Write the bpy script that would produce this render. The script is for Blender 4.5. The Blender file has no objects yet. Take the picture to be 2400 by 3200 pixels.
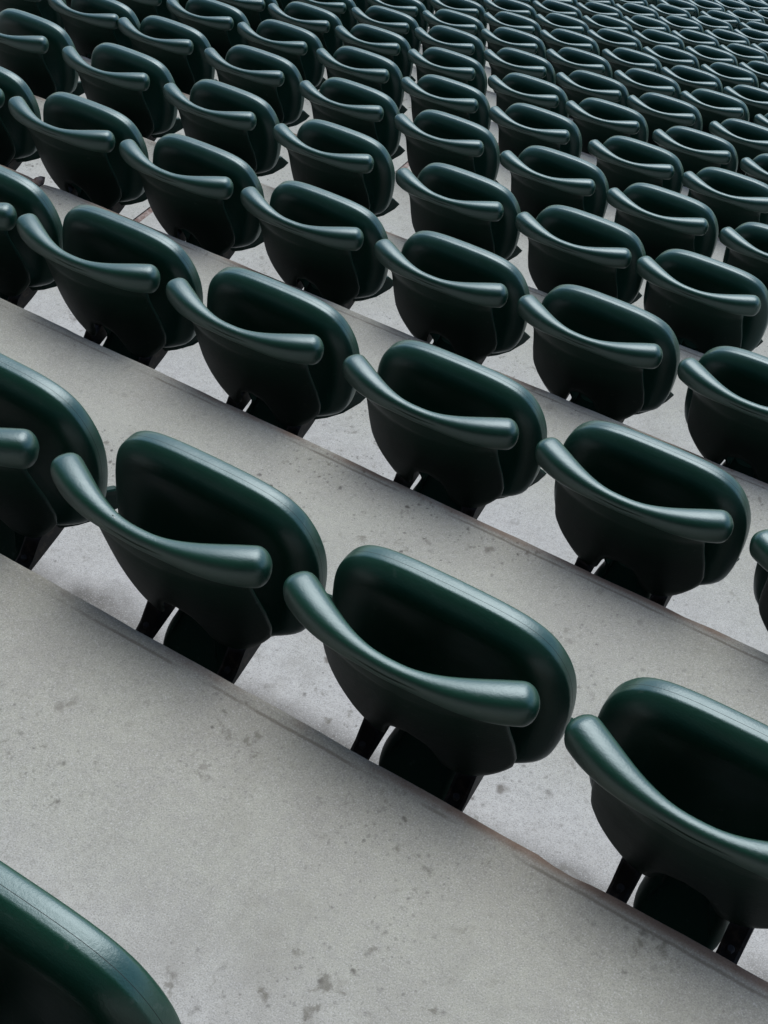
import bpy, math, random
from mathutils import Matrix, Vector, noise

random.seed(7)
SC = bpy.context.scene
COL = SC.collection

# ------------------------------------------------------------------ measures
# x runs along the rows, y away down the stand, z up; the origin is the top of
# the backrests of the second row, so the treads lie below z = 0
DEPTH, RISE, RISE_CURVE = 0.86864, 0.40895, 0.0012827
EDGE_Y, EDGE_Z = -0.10417, -0.17878        # nosing of the tread behind row 0
SEAT_TOP = RISE - EDGE_Z                   # backrest top above its own tread
HALF_TOP = 0.1965                          # half distance of the rim's two knobs

def drop(i):
    return -i * RISE + RISE_CURVE * i * i

# ------------------------------------------------------------------ camera
CAM_POS = Vector((2.0860, -1.0999, 1.6756))
PITCH, YAW, FOCAL = 0.8206, -0.5770, 4350.0 / 2400.0
fwd = Vector((math.sin(YAW) * math.cos(PITCH), math.cos(YAW) * math.cos(PITCH), -math.sin(PITCH)))
rgt = fwd.cross(Vector((0, 0, 1))).normalized()
upv = rgt.cross(fwd)
cd = bpy.data.cameras.new('camera')
cam = bpy.data.objects.new('camera', cd)
COL.objects.link(cam)
cam.matrix_world = Matrix.Translation(CAM_POS) @ Matrix((rgt, upv, -fwd)).transposed().to_4x4()
cd.sensor_fit = 'HORIZONTAL'
cd.sensor_width = 36.0
cd.lens = 36.0 * FOCAL
cd.clip_start, cd.clip_end = 0.02, 500.0
SC.camera = cam

# ------------------------------------------------------------------ light
SUN_ELEV, SUN_ROT = math.radians(58), math.radians(-18)     # ahead of the camera, over the field
w = bpy.data.worlds.new('World')
SC.world = w
w.use_nodes = True
nt = w.node_tree
bg = nt.nodes['Background']
sky = nt.nodes.new('ShaderNodeTexSky')
sky.sky_type = 'NISHITA'
sky.sun_disc = False
sky.sun_elevation = SUN_ELEV
sky.sun_rotation = SUN_ROT
sky.dust_density = 0.8
sky.air_density = 1.0
nt.links.new(sky.outputs['Color'], bg.inputs['Color'])
bg.inputs['Strength'].default_value = 0.10

sd = bpy.data.lights.new('overcast_sun', 'SUN')
sd.energy = 1.5
sd.angle = math.radians(44)
sd.color = (1.0, 0.985, 0.96)
sun = bpy.data.objects.new('overcast_sun', sd)
COL.objects.link(sun)
sdir = Vector((math.sin(SUN_ROT) * math.cos(SUN_ELEV), math.cos(SUN_ROT) * math.cos(SUN_ELEV), math.sin(SUN_ELEV)))
sun.rotation_euler = sdir.to_track_quat('Z', 'Y').to_euler()
sun.location = sdir * 30

SC.view_settings.view_transform = 'Standard'
SC.view_settings.look = 'None'
SC.view_settings.exposure = 1.26
SC.view_settings.gamma = 1.0

# ------------------------------------------------------------------ materials
def new_mat(name):
    m = bpy.data.materials.new(name)
    m.use_nodes = True
    return m, m.node_tree, m.node_tree.nodes['Principled BSDF']

class G:
    """small helper to write node graphs"""
    def __init__(self, nt):
        self.nt = nt
    def node(self, kind, **kw):
        n = self.nt.nodes.new(kind)
        for k, v in kw.items():
            setattr(n, k, v)
        return n
    def put(self, sock, v):
        if isinstance(v, bpy.types.NodeSocket):
            self.nt.links.new(v, sock)
        else:
            sock.default_value = v
    def math(self, op, a, b=0.0, clamp=False):
        n = self.node('ShaderNodeMath', operation=op, use_clamp=clamp)
        self.put(n.inputs[0], a)
        self.put(n.inputs[1], b)
        return n.outputs[0]
    def noise(self, vec, scale, detail=4.0, rough=0.55, dist=0.0):
        n = self.node('ShaderNodeTexNoise')
        self.put(n.inputs['Vector'], vec)
        n.inputs['Scale'].default_value = scale
        n.inputs['Detail'].default_value = detail
        n.inputs['Roughness'].default_value = rough
        n.inputs['Distortion'].default_value = dist
        return n.outputs['Fac']
    def ramp(self, v, lo, hi, a=0.0, b=1.0, smooth=True):
        n = self.node('ShaderNodeMapRange', interpolation_type='SMOOTHSTEP' if smooth else 'LINEAR')
        self.put(n.inputs['Value'], v)
        n.inputs['From Min'].default_value = lo
        n.inputs['From Max'].default_value = hi
        n.inputs['To Min'].default_value = a
        n.inputs['To Max'].default_value = b
        return n.outputs['Result']
    def mix(self, f, a, b, blend='MIX'):
        n = self.node('ShaderNodeMix', data_type='RGBA', blend_type=blend)
        self.put(n.inputs[0], f)
        for s, v in ((n.inputs[6], a), (n.inputs[7], b)):
            if isinstance(v, tuple):
                s.default_value = (*v, 1.0)
            else:
                self.nt.links.new(v, s)
        return n.outputs[2]

def concrete():
    m, nt, b = new_mat('worn_concrete')
    g = G(nt)
    tc = g.node('ShaderNodeTexCoord').outputs['Object']
    sep = g.node('ShaderNodeSeparateXYZ')
    nt.links.new(tc, sep.inputs[0])
    y = sep.outputs['Y']
    wob = g.noise(tc, 2.2, 5)
    wob2 = g.noise(tc, 11, 4)
    # how far across its tread a point lies: 0 at the riser behind, 1 at the nosing
    fr = g.math('FRACT', g.math('ADD', g.math('DIVIDE', g.math('SUBTRACT', y, EDGE_Y), DEPTH), 8.0))
    frw = g.math('ADD', fr, g.math('ADD', g.math('MULTIPLY', g.math('SUBTRACT', wob, 0.5), 0.30),
                                   g.math('MULTIPLY', g.math('SUBTRACT', wob2, 0.5), 0.10)))
    clean, trodden, grimy = (0.385, 0.383, 0.360), (0.312, 0.313, 0.264), (0.215, 0.208, 0.165)
    c = g.mix(g.ramp(frw, 0.28, 0.66), clean, trodden)
    c = g.mix(g.ramp(frw, 0.76, 1.06, 0.0, 0.62), c, grimy)
    # shade put into the colour at the riser's foot and face, dims seat-back reflections
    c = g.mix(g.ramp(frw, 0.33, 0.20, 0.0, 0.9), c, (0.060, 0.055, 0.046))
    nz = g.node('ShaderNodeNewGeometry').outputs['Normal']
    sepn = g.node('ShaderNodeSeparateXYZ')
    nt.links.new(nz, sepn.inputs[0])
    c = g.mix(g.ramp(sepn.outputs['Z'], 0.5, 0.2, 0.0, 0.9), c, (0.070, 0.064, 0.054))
    # broad and fine mottling
    mott = g.noise(tc, 5.5, 6, 0.6)
    c = g.mix(g.ramp(mott, 0.35, 0.72, 0.0, 0.32), c, (0.225, 0.215, 0.195))
    fine = g.noise(tc, 70, 5, 0.7)
    c = g.mix(g.ramp(fine, 0.35, 0.7, 0.0, 0.30), c, (0.205, 0.20, 0.19))
    grit = g.noise(tc, 420, 2, 0.6)
    c = g.mix(g.ramp(grit, 0.5, 0.72, 0.0, 0.55), c, (0.14, 0.14, 0.132))
    c = g.mix(g.ramp(grit, 0.48, 0.27, 0.0, 0.45), c, (0.47, 0.47, 0.46))
    # old gum and drip spots, pits
    def spots(scale, seed, keep, r0, r1, amount, tint, c):
        mp = g.node('ShaderNodeMapping')
        nt.links.new(tc, mp.inputs[0])
        mp.inputs['Location'].default_value = (seed, seed * 1.7, 0.0)
        nz = g.node('ShaderNodeTexNoise')
        nt.links.new(mp.outputs[0], nz.inputs['Vector'])
        nz.inputs['Scale'].default_value = scale * 3.0
        nz.inputs['Detail'].default_value = 4.0
        va = g.node('ShaderNodeVectorMath', operation='MULTIPLY_ADD')
        nt.links.new(nz.outputs['Color'], va.inputs[0])
        va.inputs[1].default_value = (0.50 / scale,) * 3
        nt.links.new(mp.outputs[0], va.inputs[2])
        vo = g.node('ShaderNodeTexVoronoi', feature='F1')
        nt.links.new(va.outputs[0], vo.inputs['Vector'])
        vo.inputs['Scale'].default_value = scale
        sc = g.node('ShaderNodeSeparateColor')
        nt.links.new(vo.outputs['Color'], sc.inputs[0])
        on = g.math('LESS_THAN', sc.outputs[0], keep)
        size = g.math('MULTIPLY', vo.outputs['Distance'], g.math('ADD', 0.6, sc.outputs[1]))
        f = g.math('MULTIPLY', g.math('MULTIPLY', g.ramp(size, r1, r0), on), g.math('MULTIPLY', g.math('MULTIPLY', amount, clus), g.math('ADD', 0.35, sc.outputs[2])))
        return g.mix(f, c, tint)
    smear = g.noise(tc, 3.1, 7, 0.68, 0.6)
    c = g.mix(g.ramp(smear, 0.56, 0.74, 0.0, 0.30), c, (0.17, 0.163, 0.135))
    clus = g.ramp(g.noise(tc, 2.6, 4, 0.6, 0.4), 0.44, 0.60, 0.30, 1.25)
    sp = g.noise(tc, 24, 6, 0.62, 0.3)
    c = g.mix(g.math('MULTIPLY', g.ramp(sp, 0.59, 0.70, 0.0, 0.55), clus, True), c, (0.105, 0.098, 0.078))
    c = spots(5.0, 5.7, 0.22, 0.03, 0.30, 0.40, (0.14, 0.135, 0.112), c)
    c = spots(7.0, 3.1, 0.34, 0.06, 0.18, 0.62, (0.11, 0.105, 0.085), c)
    c = spots(16.0, 8.3, 0.36, 0.05, 0.20, 0.62, (0.11, 0.10, 0.085), c)
    c = spots(45.0, 1.9, 0.32, 0.05, 0.24, 0.60, (0.09, 0.085, 0.075), c)
    c = spots(26.0, 6.6, 0.34, 0.04, 0.22, 0.65, (0.09, 0.085, 0.072), c)
    c = spots(95.0, 4.4, 0.40, 0.05, 0.32, 0.60, (0.09, 0.085, 0.075), c)
    # rust-tinged line along the nosing
    rl = g.math('MULTIPLY', g.ramp(fr, 0.972, 0.990), g.ramp(g.noise(tc, 3.0, 5), 0.42, 0.62))
    c = g.mix(g.math('MULTIPLY', rl, 0.75), c, (0.13, 0.075, 0.05))
    # float mark a couple of centimetres inside the nosing
    fw = g.math('ADD', fr, g.math('MULTIPLY', g.math('SUBTRACT', wob2, 0.5), 0.008))
    ln = g.math('MULTIPLY', g.math('MULTIPLY', g.ramp(fw, 0.966, 0.970), g.ramp(fw, 0.977, 0.972)), g.ramp(g.noise(tc, 5.0, 4), 0.40, 0.58))
    c = g.mix(g.math('MULTIPLY', ln, 0.6), c, (0.085, 0.07, 0.055))
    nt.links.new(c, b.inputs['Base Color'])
    b.inputs['Roughness'].default_value = 0.9
    b.inputs['Specular IOR Level'].default_value = 0.25
    bp = g.node('ShaderNodeBump')
    bp.inputs['Strength'].default_value = 0.35
    bp.inputs['Distance'].default_value = 0.004
    g.put(bp.inputs['Height'], g.math('ADD', fine, g.math('MULTIPLY', grit, 0.5)))
    nt.links.new(bp.outputs[0], b.inputs['Normal'])
    return m

def plastic(name, base, rough, spec):
    m, nt, b = new_mat(name)
    g = G(nt)
    tc = g.node('ShaderNodeTexCoord').outputs['Object']
    oi = g.node('ShaderNodeObjectInfo')
    va = g.node('ShaderNodeVectorMath', operation='ADD')
    nt.links.new(tc, va.inputs[0])
    mul = g.math('MULTIPLY', oi.outputs['Random'], 37.0)
    cmb = g.node('ShaderNodeCombineXYZ')
    nt.links.new(mul, cmb.inputs[0])
    nt.links.new(mul, cmb.inputs[1])
    nt.links.new(cmb.outputs[0], va.inputs[1])
    v = va.outputs[0]
    big = g.noise(v, 9, 5, 0.6)
    fine = g.noise(v, 260, 3, 0.6)
    c = g.mix(g.ramp(big, 0.35, 0.75, 0.0, 0.5), base, tuple(x * 1.3 + 0.001 for x in base))
    # seats from different batches, some more faded than others
    c = g.mix(g.ramp(oi.outputs['Random'], 0.0, 1.0, 0.0, 0.28), c, tuple(x * 1.5 + 0.002 for x in base))
    # chalky scuffs, dust in the grain and dried drops
    scr = g.node('ShaderNodeMapping')
    nt.links.new(v, scr.inputs[0])
    scr.inputs['Scale'].default_value = (9.0, 70.0, 70.0)
    scf = g.noise(scr.outputs[0], 3.0, 5, 0.72)
    c = g.mix(g.ramp(scf, 0.60, 0.80, 0.0, 0.16), c, (0.16, 0.20, 0.19))
    drops = g.noise(v, 55, 3, 0.6)
    c = g.mix(g.ramp(drops, 0.64, 0.74, 0.0, 0.10), c, (0.18, 0.20, 0.19))
    nt.links.new(c, b.inputs['Base Color'])
    g.put(b.inputs['Roughness'], g.math('ADD', rough - 0.14, g.math('ADD', g.math('MULTIPLY', big, 0.14), g.math('MULTIPLY', scf, 0.16))))
    b.inputs['Specular IOR Level'].default_value = spec
    b.inputs['Specular Tint'].default_value = (0.80, 0.94, 1.0, 1.0)
    bp = g.node('ShaderNodeBump')
    bp.inputs['Strength'].default_value = 0.16
    bp.inputs['Distance'].default_value = 0.002
    g.put(bp.inputs['Height'], g.math('ADD', fine, g.math('MULTIPLY', scf, 0.5)))
    nt.links.new(bp.outputs[0], b.inputs['Normal'])
    return m

def painted_metal():
    m, nt, b = new_mat('painted_steel')
    g = G(nt)
    tc = g.node('ShaderNodeTexCoord').outputs['Object']
    n = g.noise(tc, 40, 5, 0.65)
    c = g.mix(g.ramp(n, 0.52, 0.68), (0.010, 0.010, 0.011), (0.045, 0.034, 0.027))
    nt.links.new(c, b.inputs['Base Color'])
    b.inputs['Roughness'].default_value = 0.62
    b.inputs['Specular IOR Level'].default_value = 0.3
    bp = g.node('ShaderNodeBump')
    bp.inputs['Strength'].default_value = 0.2
    bp.inputs['Distance'].default_value = 0.002
    nt.links.new(n, bp.inputs['Height'])
    nt.links.new(bp.outputs[0], b.inputs['Normal'])
    return m

def sealant():
    m, nt, b = new_mat('old_joint_sealant')
    g = G(nt)
    tc = g.node('ShaderNodeTexCoord').outputs['Object']
    n = g.noise(tc, 30, 5, 0.65)
    c = g.mix(g.ramp(n, 0.35, 0.7), (0.10, 0.055, 0.04), (0.26, 0.22, 0.19))
    nt.links.new(c, b.inputs['Base Color'])
    b.inputs['Roughness'].default_value = 0.85
    return m

def plain(name, col):
    m, nt, b = new_mat(name)
    g = G(nt)
    n = g.noise(g.node('ShaderNodeTexCoord').outputs['Object'], 3, 5, 0.6)
    nt.links.new(g.mix(n, tuple(c * 0.7 for c in col), tuple(c * 1.3 for c in col)), b.inputs['Base Color'])
    b.inputs['Roughness'].default_value = 0.8
    return m

CONCRETE = concrete()
PLASTIC = plastic('smooth_green_plastic', (0.0015, 0.0300, 0.0160), 0.38, 0.95)       # rolled edges, worn smooth
SHADED_MATTE = plastic('shaded_green_plastic', (0.0015, 0.0165, 0.0098), 0.50, 0.22)        # darker copy: shade of the broad faces put into the colour
SEAM = plain('seam_line', (0.004, 0.010, 0.008))
STEEL = painted_metal()
SEAL = sealant()
BIRD = plain('dried_white', (0.45, 0.45, 0.43))
ZINC = plain('zinc_bolt', (0.035, 0.035, 0.037))
DECKMAT = plain('sky_blocker_dark', (0.05, 0.055, 0.055))

# ------------------------------------------------------------------ mesh helpers
def mesh_obj(name, verts, faces, mat, parent=None, smooth=True):
    me = bpy.data.meshes.new(name)
    me.from_pydata([tuple(v) for v in verts], [], faces)
    me.update()
    if smooth:
        me.polygons.foreach_set('use_smooth', [True] * len(me.polygons))
    me.materials.append(mat)
    o = bpy.data.objects.new(name, me)
    COL.objects.link(o)
    if parent:
        o.parent = parent
    return o

def sstep(a, b, t):
    t = max(0.0, min(1.0, (t - a) / (b - a)))
    return t * t * (3 - 2 * t)

def catmull(pts, n):
    """n points evenly spread along a smooth curve through pts"""
    P = [Vector(p) for p in pts]
    P = [P[0] * 2 - P[1]] + P + [P[-1] * 2 - P[-2]]
    fine = []
    for i in range(1, len(P) - 2):
        p0, p1, p2, p3 = P[i - 1:i + 3]
        for k in range(20):
            t = k / 20
            fine.append(0.5 * ((2 * p1) + (p2 - p0) * t + (2 * p0 - 5 * p1 + 4 * p2 - p3) * t * t + (3 * p1 - p0 - 3 * p2 + p3) * t ** 3))
    fine.append(P[-2])
    L = [0.0]
    for a, b in zip(fine, fine[1:]):
        L.append(L[-1] + (b - a).length)
    out, k = [], 0
    for q in range(n):
        s = L[-1] * q / (n - 1)
        while k < len(L) - 2 and L[k + 1] < s:
            k += 1
        f = (s - L[k]) / max(1e-9, L[k + 1] - L[k])
        out.append(fine[k].lerp(fine[k + 1], min(1, f)))
    return out

# ------------------------------------------------------------------ the stand
ROWS = range(-4, 27)
JOINT = -1.065
def tread_z(i):
    return EDGE_Z + drop(i)

def wob(x, i, amp=0.0022):
    return amp * noise.noise(Vector((x * 2.3, i * 7.7, 1.3))) + amp * 0.7 * noise.noise(Vector((x * 14, i * 3.1, 5.3)))

def stand_slab(x0, x1, seed):
    verts, faces = [], []
    # fine steps where the nosings are seen close, coarse beyond
    stops, x = [x0], x0
    while x < x1:
        x = min(x1, x + (0.03 if -4.2 < x < 3.6 else 0.4))
        stops.append(x)
    n = len(stops) - 1
    prof_len = None
    for a in range(n + 1):
        x = stops[a]
        col = []
        for i in ROWS:
            yb, ye, z = EDGE_Y + (i - 1) * DEPTH, EDGE_Y + i * DEPTH, tread_z(i)
            e = wob(x, i + seed)
            chip = 0.006 + 0.004 * max(0.0, noise.noise(Vector((x * 9, i * 5.5 + seed, 0.2)))) + 0.028 * max(0.0, noise.noise(Vector((x * 6.5, i * 9.1 + seed, 4.7))) - 0.42)
            # ragged corner where the precast units meet
            if abs(x - JOINT) < 0.07:
                chip += 0.012 * (1 - abs(x - JOINT) / 0.07)
            col += [(x, yb, z), (x, yb + 0.3, z), (x, ye - 0.2, z + wob(x, i + 50, .0015)), (x, ye - chip - 0.004 + e, z - 0.0006),
                    (x, ye - chip * 0.35 + e, z - chip * 0.4), (x, ye + e * 0.5, z - chip - 0.002), (x, ye, z - 0.08)]
        prof_len = len(col)
        verts += col
    for a in range(n):
        for k in range(prof_len - 1):
            p = a * prof_len + k
            faces.append((p, p + prof_len, p + prof_len + 1, p + 1))
    return mesh_obj('concrete_terrace', verts, faces, CONCRETE, smooth=False)

for x0, x1, sd_ in ((-26.0, JOINT - 0.016, 0), (JOINT + 0.016, 26.0, 31)):
    t = stand_slab(x0, x1, sd_)
    t['kind'] = 'structure'

verts, faces = [], []
prof = []
for i in ROWS:
    yb, ye, z = EDGE_Y + (i - 1) * DEPTH, EDGE_Y + i * DEPTH, tread_z(i)
    prof += [(yb - 0.004, z - 0.005), (ye - 0.012, z - 0.005), (ye - 0.004, z - 0.014)]
for s in (-1, 1):
    verts += [(JOINT + s * 0.022, y, z) for y, z in prof]
n = len(prof)
faces = [(k, n + k, n + k + 1, k + 1) for k in range(n - 1)]
j = mesh_obj('joint_sealant', verts, faces, SEAL, smooth=False)
j['kind'] = 'structure'
# lump of old sealant squeezed out over the third nosing
lump_v, lump_f = [], []
ly, lz = EDGE_Y + 2 * DEPTH, tread_z(2)
for a in range(9):
    for b in range(12):
        th = 2 * math.pi * b / 12
        u = a / 8 * 2 - 1
        r = 0.017 * math.sqrt(max(0.02, 1 - u * u)) * (1 + 0.5 * noise.noise(Vector((u * 3, math.cos(th) * 2, math.sin(th) * 2))))
        lump_v.append((JOINT - 0.005 + r * math.cos(th) * 1.1, ly - 0.028 + 0.045 * u, lz + 0.002 + r * math.sin(th) * 0.9))
for a in range(8):
    for b in range(12):
        lump_f.append((a * 12 + b, a * 12 + (b + 1) % 12, (a + 1) * 12 + (b + 1) % 12, (a + 1) * 12 + b))
l = mesh_obj('joint_sealant', lump_v, lump_f, SEAL)
l['kind'] = 'structure'

# level ground at the foot and the top of the stand
zb = tread_z(26) - 0.4
gv = [(-60, EDGE_Y + 26 * DEPTH - 0.5, zb), (60, EDGE_Y + 26 * DEPTH - 0.5, zb), (60, 140, zb), (-60, 140, zb)]
gr = mesh_obj('ground', gv, [(0, 1, 2, 3)], plain('mown_turf', (0.035, 0.07, 0.02)), smooth=False)
gr['kind'] = 'structure'

# unseen deck and wall, added to keep the rear sky off the seats
DECK_Y, DECK_Z = -0.6, 5.2
dv = [(-40, DECK_Y, DECK_Z), (40, DECK_Y, DECK_Z), (40, -14, DECK_Z - 1.2), (-40, -14, DECK_Z - 1.2), (-40, DECK_Y, DECK_Z + 1.1), (40, DECK_Y, DECK_Z + 1.1), (40, -14, DECK_Z + 7), (-40, -14, DECK_Z + 7)]
dk = mesh_obj('sky_blocker_deck', dv, [(0, 1, 2, 3), (4, 7, 6, 5), (0, 4, 5, 1), (2, 6, 7, 3), (0, 3, 7, 4), (1, 5, 6, 2)], DECKMAT, smooth=False)
dk['kind'] = 'structure'
yk, zk = EDGE_Y + min(ROWS) * DEPTH - DEPTH, tread_z(min(ROWS))  # unseen wall, added with the deck to block the sky behind
wv = [(-40, yk, zk - 3), (40, yk, zk - 3), (40, yk, DECK_Z), (-40, yk, DECK_Z), (-40, yk - 0.3, zk - 3), (40, yk - 0.3, zk - 3), (40, yk - 0.3, DECK_Z), (-40, yk - 0.3, DECK_Z)]
wl = mesh_obj('sky_blocker_wall', wv, [(0, 1, 2, 3), (4, 7, 6, 5), (0, 4, 5, 1), (2, 6, 7, 3), (0, 3, 7, 4), (1, 5, 6, 2)], DECKMAT, smooth=False)
wl['kind'] = 'structure'

# ------------------------------------------------------------------ one seat
# local origin: on its tread, under the middle of the backrest
def rim_y(x):
    t = min(1.0, abs(x) / HALF_TOP)
    return -0.055 * (1 - t ** 2.0)

def make_rim(parent):
    """the thick rolled top of the backrest with its two knob ends"""
    path = []
    n = 44
    for k in range(n + 1):
        x = HALF_TOP * (2 * k / n - 1)
        path.append((Vector((x, rim_y(x), 0)), abs(x)))
    verts, faces, m = [], [], 28
    rings = []
    def dims(ax):
        s = sstep(0.02, 0.190, ax)
        return 0.0133 + 0.0162 * s, 0.0180 + 0.0135 * s
    cap = 9
    T0 = (path[0][0] - path[1][0]).normalized()
    T1 = (path[-1][0] - path[-2][0]).normalized()
    for k in range(cap, 0, -1):
        a = k / cap * math.pi / 2
        rings.append((path[0][0] + T0 * 0.027 * math.sin(a), T0 * -1, max(0.02, math.cos(a)), HALF_TOP))
    for k, (p, ax) in enumerate(path):
        t = (path[min(n, k + 1)][0] - path[max(0, k - 1)][0]).normalized()
        rings.append((p, t, 1.0, ax))
    for k in range(1, cap + 1):
        a = k / cap * math.pi / 2
        rings.append((path[-1][0] + T1 * 0.027 * math.sin(a), T1, max(0.02, math.cos(a)), HALF_TOP))
    for p, t, sc, ax in rings:
        side = t.cross(Vector((0, 0, 1))).normalized()       # towards the back of the chair (-y)
        ry, rz = dims(ax)
        for q in range(m):
            th = 2 * math.pi * q / m
            c, s = math.cos(th), math.sin(th)
            e = 0.80
            cx = math.copysign(abs(c) ** e, c)
            sx = math.copysign(abs(s) ** e, s)
            # the skirt hangs a little lower at the back
            zz = rz * sx * sc
            if s < 0 and c > 0:
                zz *= 1.10 + 0.12 * sstep(0.02, 0.19, ax)
            verts.append(p + side * (ry * cx * sc) + Vector((0, 0, zz - 0.002)))
    R = len(rings)
    for r in range(R - 1):
        for q in range(m):
            faces.append((r * m + q, r * m + (q + 1) % m, (r + 1) * m + (q + 1) % m, (r + 1) * m + q))
    faces.append(tuple(range(m))[::-1])
    faces.append(tuple((R - 1) * m + q for q in range(m)))
    verts = [v + Vector((0, 0, SEAT_TOP)) for v in verts]
    return mesh_obj('top_rim', verts, faces, PLASTIC, parent)

PANEL_HW = [(0.0, 0.186), (-0.03, 0.182), (-0.055, 0.174), (-0.09, 0.173), (-0.12, 0.175), (-0.17, 0.180), (-0.22, 0.181), (-0.265, 0.172), (-0.30, 0.156), (-0.33, 0.140)]
PANEL_FOOT = [(0.0, -0.238), (0.2, -0.252), (0.30, -0.288), (0.37, -0.314), (0.50, -0.328), (0.68, -0.330), (0.82, -0.318), (0.93, -0.288), (1.0, -0.245)]
def lerp_table(tab, t):
    for (a, va), (b, vb) in zip(tab, tab[1:]):
        if min(a, b) <= t <= max(a, b):
            return va + (vb - va) * (t - a) / (b - a)
    return tab[-1][1] if abs(t - tab[-1][0]) < abs(t - tab[0][0]) else tab[0][1]

def make_backrest(parent):
    """curved shell; its foot arches over the pan's tongue between two lobes that sit on the arms"""
    nz, nx = 34, 64
    verts, faces = [], []
    for side in (0, 1):
        for r in range(nz):
            for k in range(nx + 1):
                u = 2 * k / nx - 1
                s = math.sin(u * math.pi / 2)
                foot = sum(lerp_table(PANEL_FOOT, min(1.0, abs(s) + d)) for d in (-0.03, 0.0, 0.03)) / 3 if abs(s) > 0.04 else PANEL_FOOT[0][1]
                z = foot * r / (nz - 1)
                x = lerp_table(PANEL_HW, z) * s
                y = rim_y(x * 1.06) * (1 + 0.25 * z / 0.33) + 0.205 * (-z)
                edge = math.sqrt(max(0.02, 1 - abs(u) ** 8))
                th = 0.006 * edge * (1 - 0.75 * sstep(0.92, 1.0, r / (nz - 1)))
                # the shell swells into the rolled rim above it
                rim = 0.0133 + 0.0162 * sstep(0.02, 0.190, abs(x))
                th += (rim - 0.007) * (0.95 if side == 0 else 0.7) * edge * (1 - sstep(0.012, 0.085, -z))
                th += 0.002 * edge * (1 - sstep(0.066, 0.072, -z)) if side == 0 else 0
                verts.append((x, y + (th if side else -th), z + SEAT_TOP))
    o = nz * (nx + 1)
    for side in (0, 1):
        for r in range(nz - 1):
            for k in range(nx):
                a = side * o + r * (nx + 1) + k
                f = (a, a + nx + 1, a + nx + 2, a + 1)
                faces.append(f if not side else f[::-1])
    for r in range(nz - 1):
        for k in (0, nx):
            a, b = r * (nx + 1) + k, (r + 1) * (nx + 1) + k
            f = (a, o + a, o + b, b)
            faces.append(f if k == 0 else f[::-1])
    for k in range(nx):
        a = (nz - 1) * (nx + 1) + k
        faces.append((a, o + a, o + a + 1, a + 1))
    return mesh_obj('backrest', verts, faces, SHADED_MATTE, parent)

PAN = [(0, 0.004), (0.08, 0.002), (0.135, -0.006), (0.172, -0.024), (0.198, -0.056), (0.213, -0.095), (0.2195, -0.14), (0.219, -0.19),
       (0.213, -0.238), (0.197, -0.274), (0.165, -0.298), (0.128, -0.312), (0.098, -0.317), (0.072, -0.321), (0.0560, -0.333), (0.0615, -0.355), (0.072, -0.380), (0.0755, -0.402), (0.072, -0.424), (0.058, -0.446), (0.032, -0.459), (0, -0.462)]
def pan_y(x, z):
    d = max(0.0, -z - 0.10)
    return 0.128 - 0.88 * d * d - 0.03 * d

def make_pan(parent):
    half = catmull([(x * (1.03 if z > -0.29 else 1.0), 0, z) for x, z in PAN], 70)
    outl = half[:-1] + [Vector((-p.x, 0, p.z)) for p in half[::-1]][:-1]
    n = len(outl)
    nrm = []
    for k in range(n):
        t = outl[(k + 1) % n] - outl[k - 1]
        nrm.append(Vector((t.z, 0, -t.x)).normalized())      # inward for this clockwise run
    cen = Vector((0, 0, -0.17))
    if (cen - outl[0]).dot(nrm[0]) < 0:
        nrm = [-v for v in nrm]
    # (inset from the outline, offset in y: minus is towards the backrest)
    prof = [(0.046, -0.0225), (0.036, -0.0212), (0.027, -0.0185), (0.019, -0.0145), (0.012, -0.0095), (0.0060, -0.0040), (0.0020, 0.0012), (0.0008, 0.0034),
            (0.0004, 0.0058), (0.0002, 0.0120), (0.0002, 0.0127), (0.0003, 0.0200), (0.0010, 0.0275), (0.003, 0.0315), (0.008, 0.0345), (0.014, 0.0355), (0.022, 0.036)]
    verts, faces = [], []
    def ring(fn):
        for k in range(n):
            verts.append(fn(k))
    def inset(k, d):
        p = outl[k]
        return p + nrm[k] * d * (1 - 0.62 * sstep(-0.22, -0.325, p.z) if d > 0 else 1)
    rings = 0
    for s, dy in ((0.05, -0.008), (0.3, -0.009), (0.55, -0.013), (0.78, -0.019), (0.92, -0.022)):
        ring(lambda k: (lambda p: Vector((p.x, pan_y(p.x, p.z) + dy, p.z)))(cen.lerp(inset(k, 0.046), s)))
        rings += 1
    for d, dy in prof:
        ring(lambda k: (lambda p: Vector((p.x, pan_y(p.x, p.z) + dy, p.z)))(inset(k, d)))
        rings += 1
    for s, dy in ((0.85, 0.034), (0.5, 0.038), (0.05, 0.038)):
        ring(lambda k: (lambda p: Vector((p.x, pan_y(p.x, p.z) + dy, p.z)))(cen.lerp(inset(k, 0.020), s)))
        rings += 1
    for r in range(rings - 1):
        for k in range(n):
            faces.append((r * n + k, r * n + (k + 1) % n, (r + 1) * n + (k + 1) % n, (r + 1) * n + k))
    faces.append(tuple(range(n))[::-1])
    faces.append(tuple((rings - 1) * n + k for k in range(n)))
    verts = [v + Vector((0, 0, SEAT_TOP)) for v in verts]
    o = mesh_obj('seat_pan', verts, faces, PLASTIC, parent)
    o.data.materials.append(SHADED_MATTE)
    o.data.materials.append(SEAM)
    for q, f in enumerate(o.data.polygons):
        r = q // n if q < (rings - 1) * n else 0 if q == (rings - 1) * n else rings
        # underside and tongue in the darker shaded copy, smooth rolled edge, one hairline where the mould halves met
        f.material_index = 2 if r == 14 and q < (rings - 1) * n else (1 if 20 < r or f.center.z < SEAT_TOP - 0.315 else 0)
    return o

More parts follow.
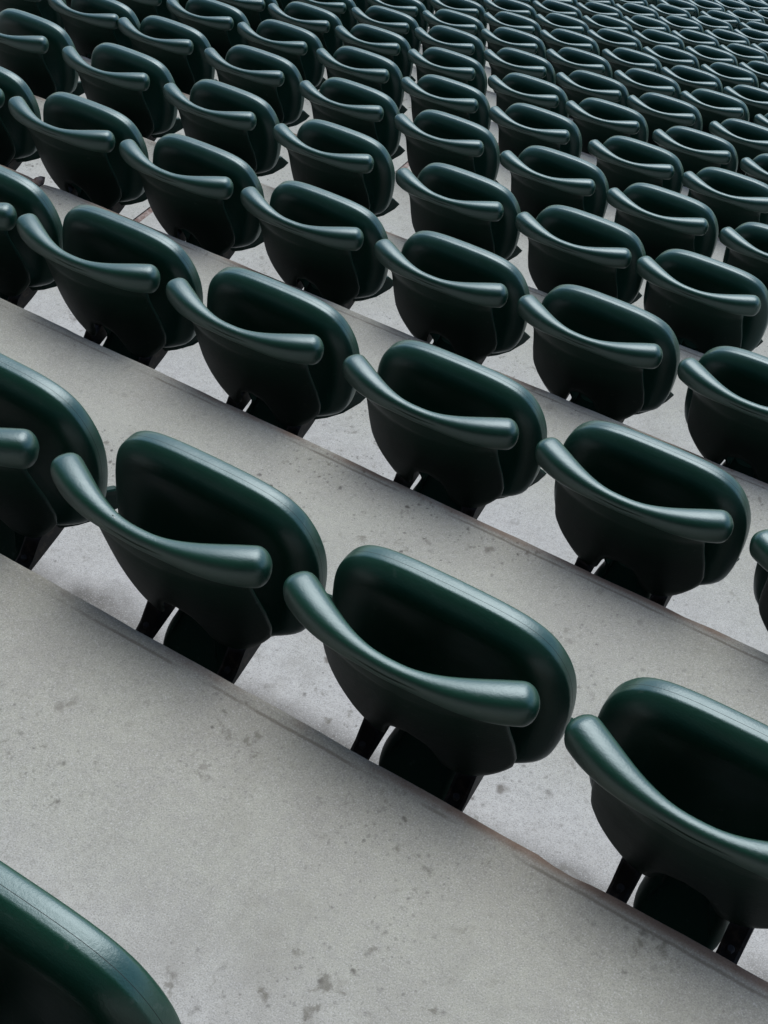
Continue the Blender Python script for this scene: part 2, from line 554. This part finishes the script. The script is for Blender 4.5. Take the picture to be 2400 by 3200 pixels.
def bar(path, hx, hz, name, parent, mat):
    """square bar with eased corners along a path in the y-z plane"""
    sec = []
    for sx, sz in ((1, 1), (-1, 1), (-1, -1), (1, -1)):
        for a, b in (((1, .6), (.7, 1)) if sx * sz > 0 else ((.7, 1), (1, .6))):
            sec.append((sx * a * hx, sz * b * hz))
    verts, faces, m = [], [], len(sec)
    P = [Vector(p) for p in path]
    for k, p in enumerate(P):
        t = (P[min(len(P) - 1, k + 1)] - P[max(0, k - 1)]).normalized()
        up = Vector((1, 0, 0)).cross(t).normalized()
        if up.z < 0:
            up = -up
        for a, b in sec:
            deep = sstep(0.0, 0.07, p.y) if b > 0 else 0.0        # a gusset stands up under the backrest
            verts.append(p + Vector((a, 0, 0)) + up * (b + 0.034 * deep))
    for k in range(len(P) - 1):
        for q in range(m):
            faces.append((k * m + q, k * m + (q + 1) % m, (k + 1) * m + (q + 1) % m, (k + 1) * m + q))
    faces.append(tuple(range(m))[::-1])
    faces.append(tuple((len(P) - 1) * m + q for q in range(m)))
    return mesh_obj(name, verts, faces, mat, parent, smooth=False)

def make_arm(s, parent):
    """flat steel strap reaching from the riser under the pan"""
    x = 0.0948 * s
    pts = catmull([(x, 0.150, SEAT_TOP - 0.328), (x, 0.110, SEAT_TOP - 0.351), (x, 0.06, SEAT_TOP - 0.367), (x, 0.0, SEAT_TOP - 0.384), (x, -0.06, SEAT_TOP - 0.399), (x, EDGE_Y + 0.002, SEAT_TOP - 0.410)], 16)
    arm = bar(pts, 0.0178, 0.0090, 'support_arm', parent, STEEL)
    verts, faces = [], []
    cz, cy = SEAT_TOP - 0.3775 + 0.0085, 0.012
    for h, rr in ((0.0, 0.0070), (0.0045, 0.0070), (0.0060, 0.005)):
        for q in range(6):
            verts.append((x + rr * math.cos(q * math.pi / 3), cy + rr * math.sin(q * math.pi / 3), cz + h + 0.26 * rr * math.sin(q * math.pi / 3)))
    for r in range(2):
        for q in range(6):
            faces.append((r * 6 + q, r * 6 + (q + 1) % 6, r * 6 + 6 + (q + 1) % 6, r * 6 + 6 + q))
    faces.append(tuple(12 + q for q in range(6)))
    mesh_obj('bolt', verts, faces, ZINC, arm, smooth=False)
    return arm

BRACKET = [(0.124, 0.088, -0.328), (0.142, 0.112, -0.332), (0.168, 0.150, -0.331), (0.194, 0.196, -0.316), (0.205, 0.214, -0.300), (0.200, 0.203, -0.285),
           (0.193, 0.186, -0.262), (0.160, 0.135, -0.255), (0.110, 0.070, -0.285)]
def make_bracket(s, parent):
    """pointed cheek that carries the pivot of the folding pan"""
    c = Vector((sum(p[0] for p in BRACKET) / 9, sum(p[1] for p in BRACKET) / 9, sum(p[2] for p in BRACKET) / 9))
    nrm = Vector((0.88, -0.46, 0.0)).normalized()
    verts, faces, m = [], [], len(BRACKET)
    for off, sc in ((-0.008, 0.93), (-0.005, 1.0), (0.005, 1.0), (0.008, 0.93)):
        for p in BRACKET:
            v = c + (Vector(p) - c) * sc + nrm * off
            verts.append((v.x * s, v.y, v.z + SEAT_TOP))
    for r in range(3):
        for k in range(m):
            f = (r * m + k, r * m + (k + 1) % m, (r + 1) * m + (k + 1) % m, (r + 1) * m + k)
            faces.append(f if s > 0 else f[::-1])
    a, b = tuple(range(m)), tuple(3 * m + k for k in range(m))
    faces += [a[::-1], b] if s > 0 else [a, b[::-1]]
    return mesh_obj('hinge_bracket', verts, faces, SHADED_MATTE, parent, smooth=False)

proto = bpy.data.objects.new('stadium_seat', None)
proto.empty_display_size = 0.1
COL.objects.link(proto)
back = make_backrest(proto)
make_rim(back)
make_pan(proto)
for s in (-1, 1):
    make_arm(s, proto)
    make_bracket(s, proto)

def dup(root):
    r = root.copy()
    COL.objects.link(r)
    for ch in root.children:
        c = ch.copy()
        COL.objects.link(c)
        c.parent = r
        for gch in ch.children:
            d = gch.copy()
            COL.objects.link(d)
            d.parent = c
    return r

# ------------------------------------------------------------------ seats in their rows
# middles of the seats, row by row down the stand, as far as they can be told apart
MID = [[0.433, 0.929, 1.413, 1.909], [-0.544, -0.073, 0.411, 0.924, 1.421, 1.91], [-1.034, -0.55, -0.061, 0.435, 0.92, 1.418],
       [-2.209, -1.669, -1.139, -0.599, -0.046, 0.457, 0.928], [-2.638, -2.187, -1.662, -1.12, -0.609, -0.076, 0.428, 0.928],
       [-2.652, -2.165, -1.652, -1.125, -0.609, -0.059, 0.433], [-3.112, -2.632, -2.137, -1.63, -1.094, -0.602, -0.072, 0.431],
       [-3.115, -2.617, -2.124, -1.606, -1.088, -0.599, -0.06], [-3.087, -2.596, -2.109, -1.591, -1.071, -0.582, -0.059],
       [-2.575, -2.081, -1.555, -1.076, -0.581], [-3.059, -2.562, -2.083, -1.583, -1.081, -0.579], [-3.508, -3.034, -2.534, -2.046, -1.547, -1.055],
       [-3.493, -3.008, -2.519, -2.023, -1.545], [-3.479, -2.987, -2.508, -2.011, -1.526], [-3.469, -2.97, -2.494, -2.008], [-3.208, -2.704, -2.237],
       [-3.192, -2.703], [-3.174, -2.677], [-3.169]]

def project(v):
    d = Vector(v) - CAM_POS
    z = d.dot(fwd)
    if z < 0.05:
        return None
    return 0.5 + FOCAL * d.dot(rgt) / z, 0.5 - FOCAL * d.dot(upv) / z * 0.75

CHECK = [(sx * x, y, z) for sx in (-1, 1) for x, y, z in ((0.2, 0, 0), (0.219, 0.15, -0.12), (0.15, 0.15, -0.01), (0.17, 0.02, -0.2), (0.09, 0.05, -0.38), (0.12, -0.03, -0.0), (0.2, 0.02, 0.02))] + [(0, 0.16, 0), (0, -0.06, 0)]
def in_frame(x, i):
    n = 0
    for a, b, c in CHECK:
        q = project((x + a, i * DEPTH + b, drop(i) + c))
        if q and 0.002 < q[0] < 0.998 and 0.002 < q[1] < 0.998:
            n += 1
    return n >= 2

rows = {}
for i in range(-1, 24):
    if i < 0:
        known = [1.376]
    elif i < len(MID):
        known = list(MID[i])
    else:
        known = [-3.169 + 0.5 * random.randint(-1, 1)]
    step = 0.495
    lo, hi = list(known), list(known)
    while lo[0] > -9:
        lo.insert(0, lo[0] - step + random.uniform(-.006, .006))
    ks = lo + [known[-1] + step * k + random.uniform(-.006, .006) for k in range(1, 14)]
    vis = [x for x in ks if in_frame(x, i)]
    if vis:
        rows[i] = vis

ORD = ['first', 'second', 'third', 'fourth', 'fifth', 'sixth', 'seventh', 'eighth', 'ninth', 'tenth', 'eleventh', 'twelfth', 'thirteenth', 'fourteenth',
       'fifteenth', 'sixteenth', 'seventeenth', 'eighteenth', 'nineteenth', 'twentieth', 'twenty-first', 'twenty-second', 'twenty-third', 'twenty-fourth']
first = True
for r, i in enumerate(sorted(rows)):
    for k, x in enumerate(rows[i]):
        o = proto if first else dup(proto)
        first = False
        o.location = (x, i * DEPTH - (0.018 if i < 0 else 0.0), drop(i) - SEAT_TOP - (0.015 if i < 0 else 0.0))
        o.rotation_euler = (0, 0, math.radians(random.uniform(-0.5, 0.5)))
        tip = math.radians(random.gauss(0, 0.8))             # no two pans rest at quite the same angle
        for ch in o.children:
            if ch.name.startswith('seat_pan'):
                hz, hy = SEAT_TOP - 0.33, 0.085
                ch.rotation_euler = (tip, 0, 0)
                ch.location = (0, hy - (hy * math.cos(tip) - hz * math.sin(tip)), hz - (hy * math.sin(tip) + hz * math.cos(tip)))
        n = len(rows[i])
        if i == 0 and abs(x - 0.929) < 0.01:
            # a dark chip of grit with a pale edge, dried on the rim
            for (dx, dy, rr, mat_) in ((0.0, 0.0, 0.0036, SEAM), (0.0052, -0.0012, 0.0021, BIRD)):
                cx = -0.0515 + dx
                base = Vector((cx, rim_y(cx) + dy, SEAT_TOP + 0.0150))
                vs = [base + Vector((rr * (1 + 0.35 * math.sin(q * 2.1)) * math.cos(q * math.pi / 4), rr * (1 + 0.3 * math.cos(q * 3.3)) * math.sin(q * math.pi / 4), 0)) for q in range(8)] + [base + Vector((0, 0, 0.0035))]
                bk = [c for c in o.children if c.name.startswith('backrest')][0]
                mesh_obj('dried_speck', vs, [(q, (q + 1) % 8, 8) for q in range(8)], mat_, bk)
        if i == -1:
            lab = 'nearest dark green seat, cut off by the bottom left corner of the photo' if n == 1 else f'dark green seat in the nearest row at the bottom left, {ORD[k]} from left'
        elif i == 0 and abs(x - 0.929) < 0.01:
            lab = 'dark green folded seat with a small dark and white speck dried on its rim'
        elif n == 1:
            lab = f'dark green folded seat, the only one of the {ORD[r]} row from the bottom'
        elif k == n - 1:
            lab = f'dark green folded seat, rightmost in the {ORD[r]} row from the bottom'
        elif k == 0:
            lab = f'dark green folded seat, leftmost in the {ORD[r]} row from the bottom'
        else:
            lab = f'dark green folded seat, {ORD[k]} from the left in the {ORD[r]} row from the bottom'
        o['label'] = lab
        o['category'] = 'stadium seat'
        o['group'] = 'rows of folded green stadium seats'
print('seats', {i: len(v) for i, v in rows.items()}, sum(len(v) for v in rows.values()))
